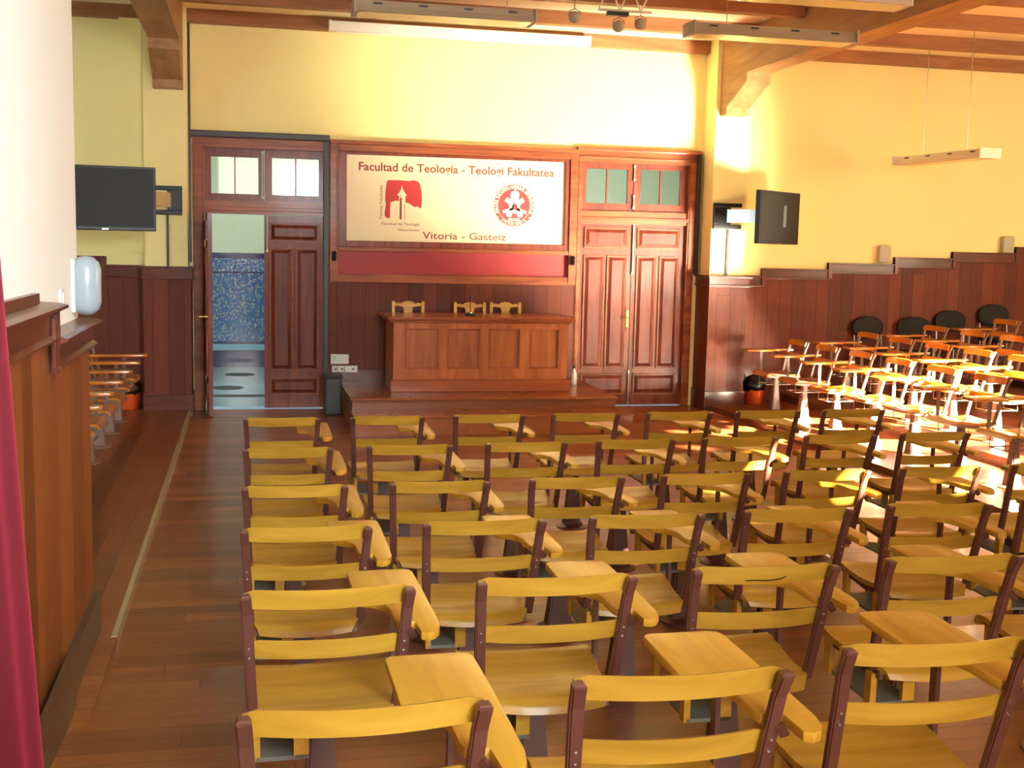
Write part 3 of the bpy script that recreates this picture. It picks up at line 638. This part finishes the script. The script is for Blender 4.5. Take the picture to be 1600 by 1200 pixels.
# chairs behind the desk (carved top rail)
def carved_chair():
    t = thing('carved_chair', '', 'chair')
    for s_ in (-1, 1):
        MB().box(s_*.165-.018, s_*.165+.018, .18, .215, 0, .90, .005).build('rear_leg', 'chairpale', t)
        MB().box(s_*.165-.018, s_*.165+.018, -.2, -.165, 0, .43, .005).build('front_leg', 'chairpale', t)
    MB().box(-.2, .2, -.21, .2, .43, .455, .006).build('seat', 'chairpale', t)
    pr = [(-.165, .852), (-.10, .846), (-.05, .838), (.05, .838), (.10, .846), (.165, .852), (.165, .868), (.12, .885), (.08, .875), (.05, .895), (0, .905), (-.05, .895), (-.08, .875), (-.12, .885), (-.165, .868)]
    MB().prism(pr, .185, .205, 'Y').build('top_rail', 'chairpale', t)
    MB().prism([(-.045, .46), (.045, .46), (.05, .72), (.045, .80), (.06, .85), (-.06, .85), (-.045, .80), (-.05, .72)], .19, .203, 'Y').build('back_splat', 'chairpale', t)
    MB().box(-.165, .165, -.195, -.175, .2, .23).build('stretcher', 'chairpale', t)
    return t
cc = carved_chair()
for i, (x, y, lab) in enumerate(((1.75, 13.0, 'pale carved wooden chair behind the left part of the desk'), (2.43, 12.9, 'pale carved wooden chair behind the microphone on the desk'), (2.86, 13.0, 'pale carved wooden chair nearest the right end behind the desk'))):
    o = cc if i == 0 else copy_tree(cc); o.location = (x, y-.13, .31); o.rotation_euler = (0, 0, R(0)); o['label'] = lab; o['group'] = 'carved chairs behind the desk'

# ------------------------------------------------------------------ tablet chairs
HW = .2125          # half the width between the back posts
def post_pt(s_, z):   # centre line of a back post, y=0 at its top
    t = (.80-z)/.37
    return Vector((s_*(HW-.018*t), .10*t, z))
def slat(mb, zt, h, bulge, w0, w1, y_off):
    def fn(u, v):
        z = zt-h*v; t = (.80-z)/.37; hw = w0+(w1-w0)*v; x = -hw+2*hw*u
        q = x/hw; y = .10*t+y_off-bulge*(1-q*q)
        # ends roll slightly forward, top corners rounded
        zz = z - (.010*max(0, (abs(q)-.93)/.07)**2 if v < .02 else 0)
        return (x, y, zz), (0, -1, .26)
    mb.grid(fn, 16, 4, .014)
def build_chair(name, wood_x, wood_y, metal, wire=False):
    t = thing(name, '', 'chair')
    Y0 = -.27          # moves the back's top to y=-.27 so that the origin sits under the pedestal
    def put(mb, nm, mat, par=t, smooth=False):
        if par is t: bmesh.ops.translate(mb.bm, verts=mb.bm.verts[:], vec=(0, Y0, 0))
        return mb.build(nm, mat, par, smooth)
    for s_ in (-1, 1):
        a = post_pt(s_, .80); c = post_pt(s_, .415)
        b = bmesh.new(); wd, dp = .0148, .012; rr = []
        prof = [(a+Vector((0, -.01, -.004)), .6), (a+Vector((0, -.01, -.009)), .9), (a+Vector((0, -.008, -.016)), 1)]
        for k in range(1, 7): prof.append((a.lerp(c, k/6), 1))
        for p, sc_ in prof: rr.append([b.verts.new((p.x+dx*wd*sc_, p.y+dy*dp, p.z)) for dx, dy in ((-1, -1), (1, -1), (1, 1), (-1, 1))])
        for q0, q1 in zip(rr, rr[1:]):
            for k in range(4): b.faces.new((q0[k], q0[(k+1) % 4], q1[(k+1) % 4], q1[k]))
        b.faces.new(rr[0]); b.faces.new(rr[-1]); bmesh.ops.recalc_face_normals(b, faces=b.faces[:])
        bmesh.ops.bevel(b, geom=[e for e in b.edges if e.calc_length() > .04], offset=.004, segments=2, affect='EDGES')
        p = put(MB().add(b), 'back_post', metal)
        if not wire:
            for z in (.783, .757, .638, .61):
                q = post_pt(s_, z); m2 = MB()
                m2.lathe([(.0045, 0), (.003, .003)], seg=8, mat=Matrix.Translation((q.x, q.y-.0125, q.z)) @ Matrix.Rotation(R(90), 4, 'X'))
                bmesh.ops.translate(m2.bm, verts=m2.bm.verts[:], vec=(0, Y0, 0)); m2.build('screw', 'steel', p, True)
    mb = MB(); slat(mb, .803, .056, .036, HW+.004, HW, .016); put(mb, 'top_slat', wood_x, smooth=True)
    mb = MB(); slat(mb, .655, .056, .034, HW-.006, HW-.010, .016); put(mb, 'lower_slat', wood_x, smooth=True)
    # seat: dished plywood, rolled down at the back and the front
    prof = [(.045, .395), (.055, .418), (.075, .432), (.11, .434), (.17, .426), (.25, .424), (.33, .432), (.40, .442), (.44, .440), (.465, .426), (.474, .405)]
    def seat_fn(u, v):
        f = v*(len(prof)-1); i = min(int(f), len(prof)-2); r = f-i
        y = prof[i][0]*(1-r)+prof[i+1][0]*r; z = prof[i][1]*(1-r)+prof[i+1][1]*r
        hw = .182+.03*min(1, max(0, (y-.05)/.3)); q = (u-.5)*2
        if y < .09: hw -= .02*(1-(y-.045)/.045)**2
        dy, dz = prof[i+1][0]-prof[i][0], prof[i+1][1]-prof[i][1]; l = math.hypot(dy, dz)
        yb = y - .022*(1-q*q)*max(0, (1-(y-.045)/.1))
        return (q*hw, yb, z+.006*q*q), (0, -dz/l, dy/l)
    put(MB().grid(seat_fn, 12, 30, .02), 'seat', wood_x, smooth=True)
    mb = MB()
    for s_ in (-1, 1):
        mb.tube([(s_*.175, .075, .405), (s_*.175, .12, .400), (s_*.175, .25, .392), (s_*.18, .38, .405), (s_*.18, .44, .412)], 0, flat=(.028, .012))
    mb.box(-.175, .175, .22, .30, .385, .397); put(mb, 'seat_frame', metal)
    # pedestal
    b = bmesh.new(); rr = []
    for hw, z in ((.032, .39), (.034, .30), (.05, .12), (.062, .02)): rr.append([b.verts.new((dx*hw, .27+dy*hw*.8, z)) for dx, dy in ((-1, -1), (1, -1), (1, 1), (-1, 1))])
    for q0, q1 in zip(rr, rr[1:]):
        for k in range(4): b.faces.new((q0[k], q0[(k+1) % 4], q1[(k+1) % 4], q1[k]))
    b.faces.new(rr[0]); b.faces.new(rr[-1]); bmesh.ops.recalc_face_normals(b, faces=b.faces[:])
    bmesh.ops.bevel(b, geom=[e for e in b.edges if abs(e.verts[0].co.z-e.verts[1].co.z) > .05], offset=.008, segments=2, affect='EDGES')
    put(MB().add(b), 'pedestal', metal)
    put(MB().lathe([(.105, 0), (.105, .008), (.07, .02), (.05, .024)], c=(0, .27), seg=24), 'base_plate', metal, smooth=True)
    # book rack under the seat
    if wire:
        mb = MB()
        for x in (-.1, .1): mb.tube([(x, .13, .41), (x, .13, .31), (x, .42, .31), (x, .42, .41)], .005, 6)
        for y in (.13, .42): mb.tube([(-.1, y, .31), (.1, y, .31)], .005, 6)
        put(mb, 'wire_book_rack', metal)
    else:
        tr = put(MB().box(-.185, -.045, .10, .43, .295, .307), 'book_tray', 'grey')
        for q in ((-.195, -.175, .385, .43, .295, .412), (-.085, -.045, .10, .12, .295, .405), (-.195, -.175, .10, .14, .295, .40), (-.085, -.045, .41, .43, .295, .41)):
            m2 = MB().box(q[0], q[1], q[2]+Y0, q[3]+Y0, q[4], q[5]); m2.build('tray_upright', wood_y, tr)
    # writing tablet
    out = [(.098, .553), (.110, .572), (.27, .575), (.292, .565), (.300, .54), (.302, .35), (.301, .12), (.300, .03), (.293, -.012), (.277, -.040), (.257, -.050), (.240, -.040), (.236, .05), (.190, .056), (.184, .08), (.182, .17), (.172, .215), (.15, .245), (.118, .262), (.098, .285)]
    mb = MB(); mb.prism(out, .66, .684, 'Z', bev=.006); put(mb, 'writing_tablet', wood_y, smooth=True)
    mb = MB().tube([(.215, .36, .66), (.215, .36, .43), (.21, .35, .395), (.17, .345, .39)], 0, flat=(.012, .03)); put(mb, 'tablet_support', metal)
    put(MB().tube([(.23, .02, .665), (HW+.004, .03, .655)], 0, flat=(.03, .01)), 'tablet_bracket', metal)
    return t
ORD = ['leftmost', 'second from the left', 'third from the left', 'fourth from the left', 'fifth from the left', 'sixth from the left', 'seventh from the left']
ROWN = {1: 'front row at the podium', 2: 'second row from the podium', 3: 'third row from the podium', 4: 'fourth row from the podium', 5: 'fifth row from the podium', 6: 'nearest row'}
special = {(5, 2): 'tablet chair with a long crack in its top slat, third in the fifth row', (4, 1): 'tablet chair with dark stains on its lower slat, second in the fourth row'}
rows = {1: (7.08, .635, 7, .02), 2: (6.03, .633, 7, .03), 3: (5.08, .637, 7, .02), 4: (4.06, .633, 6, .025), 5: (3.02, .633, 5, .03), 6: (2.01, .633, 3, .05)}
master = build_chair('tablet_chair', 'honey', 'honey_y', 'brown')
first = True
for r, (y, p, n, dy) in rows.items():
    for i in range(n):
        skip = ('screw',) if r < 4 else ()
        o = copy_tree(master, skip=skip)
        yy = y+dy*i+.27; x = -.01+HW+p*i
        if r == 6: yy += (.0, .03, .09)[i]
        zf = ramp(yy)
        o.location = (x, yy, zf); o.rotation_euler = (0, 0, R(random.uniform(-.8, .8)-(i*.7 if r > 3 else .25*i)))
        o['label'] = special.get((r, i), 'honey wood tablet chair, {o} in the {r}').format(o=ORD[i], r=ROWN[r])
        o['group'] = 'tablet chairs in rows across the middle'
        if (r, i) == (5, 2):
            for ch in o.children:
                if ch.name.startswith('top_slat'):
                    crk = MB().tube([(-.09, -.266, .757), (-.04, -.283, .762), (.0, -.290, .762), (.04, -.285, .764), (.07, -.275, .772), (.10, -.262, .781)], .0015, 4).build('crack', 'black', ch)
def rm(o):
    for ch in list(o.children): rm(ch)
    bpy.data.objects.remove(o)
rm(master)
tier = build_chair('tablet_chair', 'orange_wood', 'orange_y', 'brown_light', wire=True)
TR = [(6.08, .06, [12.22, 11.52, 10.80, 10.08, 9.37, 8.66, 7.95], 'lowest tier of the right aisle'), (7.0, .14, [12.3, 11.6, 10.9, 10.2, 9.5], 'second tier of the right aisle'),
      (7.88, .22, [12.35, 11.6, 10.9], 'third tier of the right aisle'), (8.85, .30, [12.4], 'highest tier in view on the right')]
OD2 = ['farthest', 'second farthest', 'third farthest', 'fourth farthest', 'fifth farthest', 'sixth farthest', 'nearest']
for X, z, yl, nm in TR:
    for i, y in enumerate(yl):
        o = copy_tree(tier); o.location = (X-.27, y, z); o.rotation_euler = (0, 0, R(90+random.uniform(-1.5, 1.5)))
        o['label'] = 'orange tablet chair with wire rack, %s on the %s' % (OD2[i] if len(yl) > 1 else 'alone', nm); o['group'] = 'tiered tablet chairs facing left'
for i, y in enumerate([11.95, 11.25, 10.5, 9.75, 9.05, 8.35, 7.6]):
    o = copy_tree(tier); o.location = (-1.24+.0, y, .06); o.rotation_euler = (0, 0, R(-90))
    o['label'] = 'tablet chair in the left aisle, %s from the orange bin' % ['nearest', 'second', 'third', 'fourth', 'fifth', 'sixth', 'seventh'][i]; o['group'] = 'tablet chairs facing right in the left aisle'
rm(tier)

# black upholstered chairs against the back wall at the right
def black_chair():
    t = thing('stacking_chair', '', 'chair')
    def back(u, v):
        a = (u-.5)*2; b_ = (v-.5)*2; r = .21; k = (1-abs(b_)**2.6)**.5 if abs(b_) < 1 else 0
        return (a*r*max(.25, k), .20-.03*(1-a*a)+.02*v, .60+.27*v), (0, -1, 0)
    MB().grid(back, 10, 10, .03).build('backrest', 'black_seat', t, True)
    MB().box(-.22, .22, -.2, .2, .42, .47, .02).build('seat', 'black_seat', t, True)
    for sx in (-1, 1):
        MB().tube([(sx*.19, -.18, .42), (sx*.22, -.21, 0)], .011).build('front_leg', 'steel', t, True)
        MB().tube([(sx*.19, .22, .64), (sx*.19, .19, .40), (sx*.21, .24, 0)], .011).build('rear_leg', 'steel', t, True)
    return t
bc = black_chair()
for i, (x, y, z, rz, lab) in enumerate(((7.42, 12.85, .22, 5, 'black padded chair farthest left against the dark panelling'), (7.95, 12.8, .22, -12, 'black padded chair, second along the panelling, turned slightly'),
                                     (8.52, 12.85, .30, 0, 'black padded chair, third along the panelling'), (9.12, 12.85, .38, 0, 'black padded chair at the far right of the panelling'))):
    o = bc if i == 0 else copy_tree(bc); o.location = (x, y, z); o.rotation_euler = (0, 0, R(rz)); o['label'] = lab; o['group'] = 'black chairs against the right panelling'

# ------------------------------------------------------------------ bins, box
def bin_(loc, lab):
    t = thing('waste_bin', lab, 'bin', loc)
    MB().lathe([(.095, 0), (.10, .01), (.125, .20)], seg=24).build('bucket', 'orange', t, True)
    b = bmesh.new(); bmesh.ops.create_uvsphere(b, u_segments=20, v_segments=12, radius=1, matrix=Matrix.Translation((0, 0, .22)) @ Matrix.Diagonal((.14, .14, .12, 1)))
    for v in b.verts: v.co += Vector((math.sin(v.co.x*50+v.co.z*70), math.cos(v.co.y*60), math.sin(v.co.x*40+v.co.y*55)))*.006; v.co.z = max(v.co.z, .14)
    MB().add(b).build('bag', 'bag', t, True); return t
bin_((-1.22, 12.85, .06), 'orange waste bin with a black bag beside the left pillar foot')
bin_((5.84, 12.85, .06), 'orange waste bin with a black bag beside the right pillar foot')
t = thing('black_case', 'dark grey case standing on the floor beside the podium by the left door', 'case', (.90, 12.75, 0))
MB().box(-.09, .09, -.12, .12, 0, .40, .02).build('case_body', 'darkgrey', t); MB().box(-.11, .10, -.14, .14, .40, .425, .008).build('lid', 'black', t)

# ------------------------------------------------------------------ sockets and switches
t = thing('socket_box', 'large white socket box with a green light on the panelling left of the desk', 'socket', (1.0, D-.03, .56)); MB().box(-.10, .10, -.04, 0, -.055, .055, .006).build('cover', 'white', t)
MB().lathe([(.010, 0), (.008, .004)], seg=12, mat=Matrix.Translation((-.05, -.04, .02)) @ Matrix.Rotation(R(90), 4, 'X')).build('indicator_light', 'green', t)
for nm, x, hw, lab in (('wall_socket', .945, .03, 'small yellowish socket under the left end of the white box'), ('wall_socket', 1.015, .035, 'square white socket with a hole under the white box'), ('wall_socket', 1.125, .07, 'long white socket strip right of the square socket')):
    t = thing('wall_socket', lab, 'socket', (x, D-.05, .45)); MB().box(-hw, hw, -.02, .02, -.036, .036, .004).build('cover', 'white', t)
    MB().lathe([(.012, 0), (.012, .003)], seg=12, mat=Matrix.Translation((hw*.3, -.018, 0)) @ Matrix.Rotation(R(90), 4, 'X')).build('socket_hole', 'darkgrey', t)
t = thing('light_switch', 'small white switch plate on the white wall above the stepped moulding', 'switch', (-.73, 5.0, 1.60)); MB().box(0, .012, -.04, .04, -.04, .04, .004).build('plate', 'white', t); MB().box(.012, .017, -.02, .02, -.025, .025, .002).build('rocker', 'white', t)

# ------------------------------------------------------------------ wall lamps
t = thing('wall_lamp', 'pill-shaped frosted wall lamp on the near white wall', 'wall lamp', (-.73, 5.36, 1.64))
prof = [(0.001, -.128), (.03, -.122), (.052, -.10), (.06, -.07), (.06, .07), (.052, .10), (.03, .122), (.001, .128)]
MB().lathe(prof, seg=24, mat=Matrix.Translation((.055, 0, 0)) @ Matrix.Diagonal((1.05, 1, 1, 1))).build('shade', 'lampglass', t, True)
MB().box(0, .015, -.05, .05, -.115, .115, .006).build('back_plate', 'white', t)
for x, z, lab in ((7.57, 1.845, 'small beige wall lamp on the lower step of the right panelling'), (9.26, 1.995, 'small beige wall lamp on the higher step near the right edge')):
    t = thing('wall_lamp', lab, 'wall lamp', (x, D, z)); MB().box(-.08, .08, -.10, -.015, -.105, .105, .03).build('shade', 'lampbeige', t, True); MB().box(-.06, .06, -.015, 0, -.09, .09).build('back_plate', 'white', t)

# ------------------------------------------------------------------ televisions on swing arms
def tv(lab, cx, cy, cz, wd, ht, rz, mx, my, mz, side):
    t = thing('television', lab, 'television', (mx, my, mz))
    s_ = MB().box(-wd/2, wd/2, -.03, .03, -ht/2, ht/2, .008).build('tv_body', 'black', t); s_.location = (cx-mx, cy-my, cz-mz); s_.rotation_euler = (0, 0, rz)
    MB().box(-wd/2+.018, wd/2-.018, -.033, -.029, -ht/2+.035, ht/2-.018).build('screen', 'screen', s_)
    MB().box(-.03, .03, -.034, -.03, -ht/2+.01, -ht/2+.018).build('badge', 'steel', s_)
    MB().box(-.19, .15, -.045, .0, -.15, -.10, .008).box(-.19, .15, -.045, 0, .10, .145, .008).box(-.19 if side > 0 else -.0, .02 if side > 0 else .15, -.04, 0, -.11, .11, .01).build('wall_bracket', 'black', t)
    e = Vector((cx-mx, cy-my+.04, cz-mz))
    for q0, q1 in ((Vector((-.03*side, -.05, 0)), Vector((.16*side, -.26, 0))), (Vector((.16*side, -.26, 0)), e)):
        dd = (q1-q0).normalized(); nn = Vector((-dd.y, dd.x, 0))*.012
        MB().prism([((q0+nn).x, (q0+nn).y), ((q1+nn).x, (q1+nn).y), ((q1-nn).x, (q1-nn).y), ((q0-nn).x, (q0-nn).y)], -.075, .075, 'Z').build('swing_arm', 'steel', t)
    MB().box(e.x-.12, e.x+.12, e.y-.02, e.y+.01, -.12, .12, .006).build('screen_mount', 'black', t)
    MB().box(-.012, .012, -.02, 0, 1.56-mz, -.12).build('cable_duct', 'black_trim', t)
    return t
tv('flat black television on the right pillar, swung towards the right', 5.77, 12.28, 2.22, .92, .58, R(37), 5.40, 12.80, 2.24, 1)
tv('flat black television on the left pillar, partly behind the white wall', -1.30, 11.75, 2.21, .92, .60, R(8), -.80, 12.80, 2.24, -1)

# ------------------------------------------------------------------ hanging lamps, screen, truss
def lamp(lab, c, ln, rz, mat, rods, slots=4):
    t = thing('hanging_lamp', lab, 'ceiling lamp', c, rz)
    pr = [(-.06, .10), (.06, .10), (.085, .05), (.13, 0), (-.13, 0), (-.085, .05)]
    mb = MB(); mb.prism([(u, v) for u, v in pr], -ln/2, ln/2, 'X'); mb.build('housing', mat, t)
    MB().prism([(-.118, -.002), (.118, -.002), (.10, .012), (-.10, .012)], -ln/2+.03, ln/2-.03, 'X').build('reflector', 'reflector', t)
    for s_ in (-1, 1): MB().box(s_*ln/2-.008, s_*ln/2+.008, -.135, .135, -.004, .105, .004).build('end_cap', mat, t)
    m2 = MB()
    for k in range(slots):
        x = -ln/2+ln*(k+.5)/slots; m2.box(x-.035, x+.035, -.079, -.07, .068, .082)
    m2.build('vent_slot', 'darkgrey', t)
    for x in rods:
        MB().tube([(x, 0, .10), (x, 0, ZC-c[2])], .004, 6).build('rod', 'steel', t); MB().lathe([(.03, ZC-c[2]-.03), (.035, ZC-c[2])], c=(x, 0), seg=12).build('ceiling_cup', 'white', t)
    return t
lamp('long grey hanging lamp at the top left over the centre', (1.52, 9.4, 3.60), 1.42, 0, 'fixture', (-.5, .5))
lamp('long grey hanging lamp in front of the right beam', (4.28, 9.4, 3.60), 1.45, 0, 'fixture', (-.4,))
lamp('metal lamp cut off by the top edge of the photo', (3.85, 7.9, 3.60), 1.5, 0, 'fixture_white', (-.5, .5))
lamp('white lamp hanging on two long rods over the right seats', (7.45, 11.75, 2.86), 1.45, R(-84), 'fixture_white', (-.36, .36))
t = thing('projection_screen', 'rolled white projection screen case under the first joist', 'screen', (2.29, 12.93, 4.06))
MB().box(-1.42, 1.42, -.06, .05, 0, .105, .012).build('case', 'white', t); MB().box(-1.36, 1.36, -.02, 0, -.012, .001).build('screen_hem', 'emblem_white', t)
for s_ in (-1, 1): MB().box(s_*1.425-.012, s_*1.425+.012, -.065, .055, -.003, .11, .004).build('end_cap', 'white', t)
t = thing('lighting_truss', 'short white lattice truss hanging from the ceiling', 'truss', (3.35, 10.5, 3.98)); 
m1 = MB(); m1.tube([(-.25, 0, 0), (.25, 0, 0)], .012).tube([(-.25, 0, .22), (.25, 0, .22)], .012); m1.build('chord', 'white', t, True)
m1 = MB(); pts = [(-.25+.1*k, 0, .22*(k % 2)) for k in range(6)]
for a, c in zip(pts, pts[1:]): m1.tube([a, c], .008, 6)
m1.build('lattice', 'white', t, True); MB().box(-.17, .03, -.03, .03, -.05, -.012, .004).build('clamp_plate', 'darkgrey', t); MB().tube([(0, 0, .22), (0, 0, ZC-3.98)], .006, 6).build('hanger', 'steel', t)
for x, z, y, lab, top in ((2.86, 3.885, 10.44, 'round spotlight hanging left of the white truss', ZC), (3.29, 3.842, 10.5, 'round spotlight clamped under the white truss', 3.925), (3.50, 3.875, 10.5, 'smaller round spotlight at the right end of the truss', 3.966)):
    t = thing('spotlight', lab, 'spotlight', (x, y, z)); b = bmesh.new(); bmesh.ops.create_uvsphere(b, u_segments=18, v_segments=10, radius=.055); MB().add(b).build('lamp_head', 'fixture', t, True)
    MB().tube([(-.05, 0, 0), (-.055, 0, .05), (0, 0, .075), (.055, 0, .05), (.05, 0, 0)], .005, 6).build('yoke', 'steel', t); MB().tube([(0, 0, .07), (0, 0, max(.085, top-z))], .005, 6).build('hanger', 'steel', t)

# ------------------------------------------------------------------ curtain
def curt(u, v):
    z = .12+4.1*(1-v); y = 1.2+(2.9+(2.4-z)*.30-1.2)*u; ph = u*30
    x = -.585+.034*math.sin(ph)+.012*math.sin(ph*2.3+1)-.01*(1-v)
    return (x, y+.02*math.sin(ph*1.1)*v, z), (1, -.3*math.cos(ph), 0)
o = MB().grid(curt, 150, 12, .006).build('curtain', 'velvet', None, True); tag(o, 'dark red velvet curtain hanging at the left edge over the white wall', 'curtain')
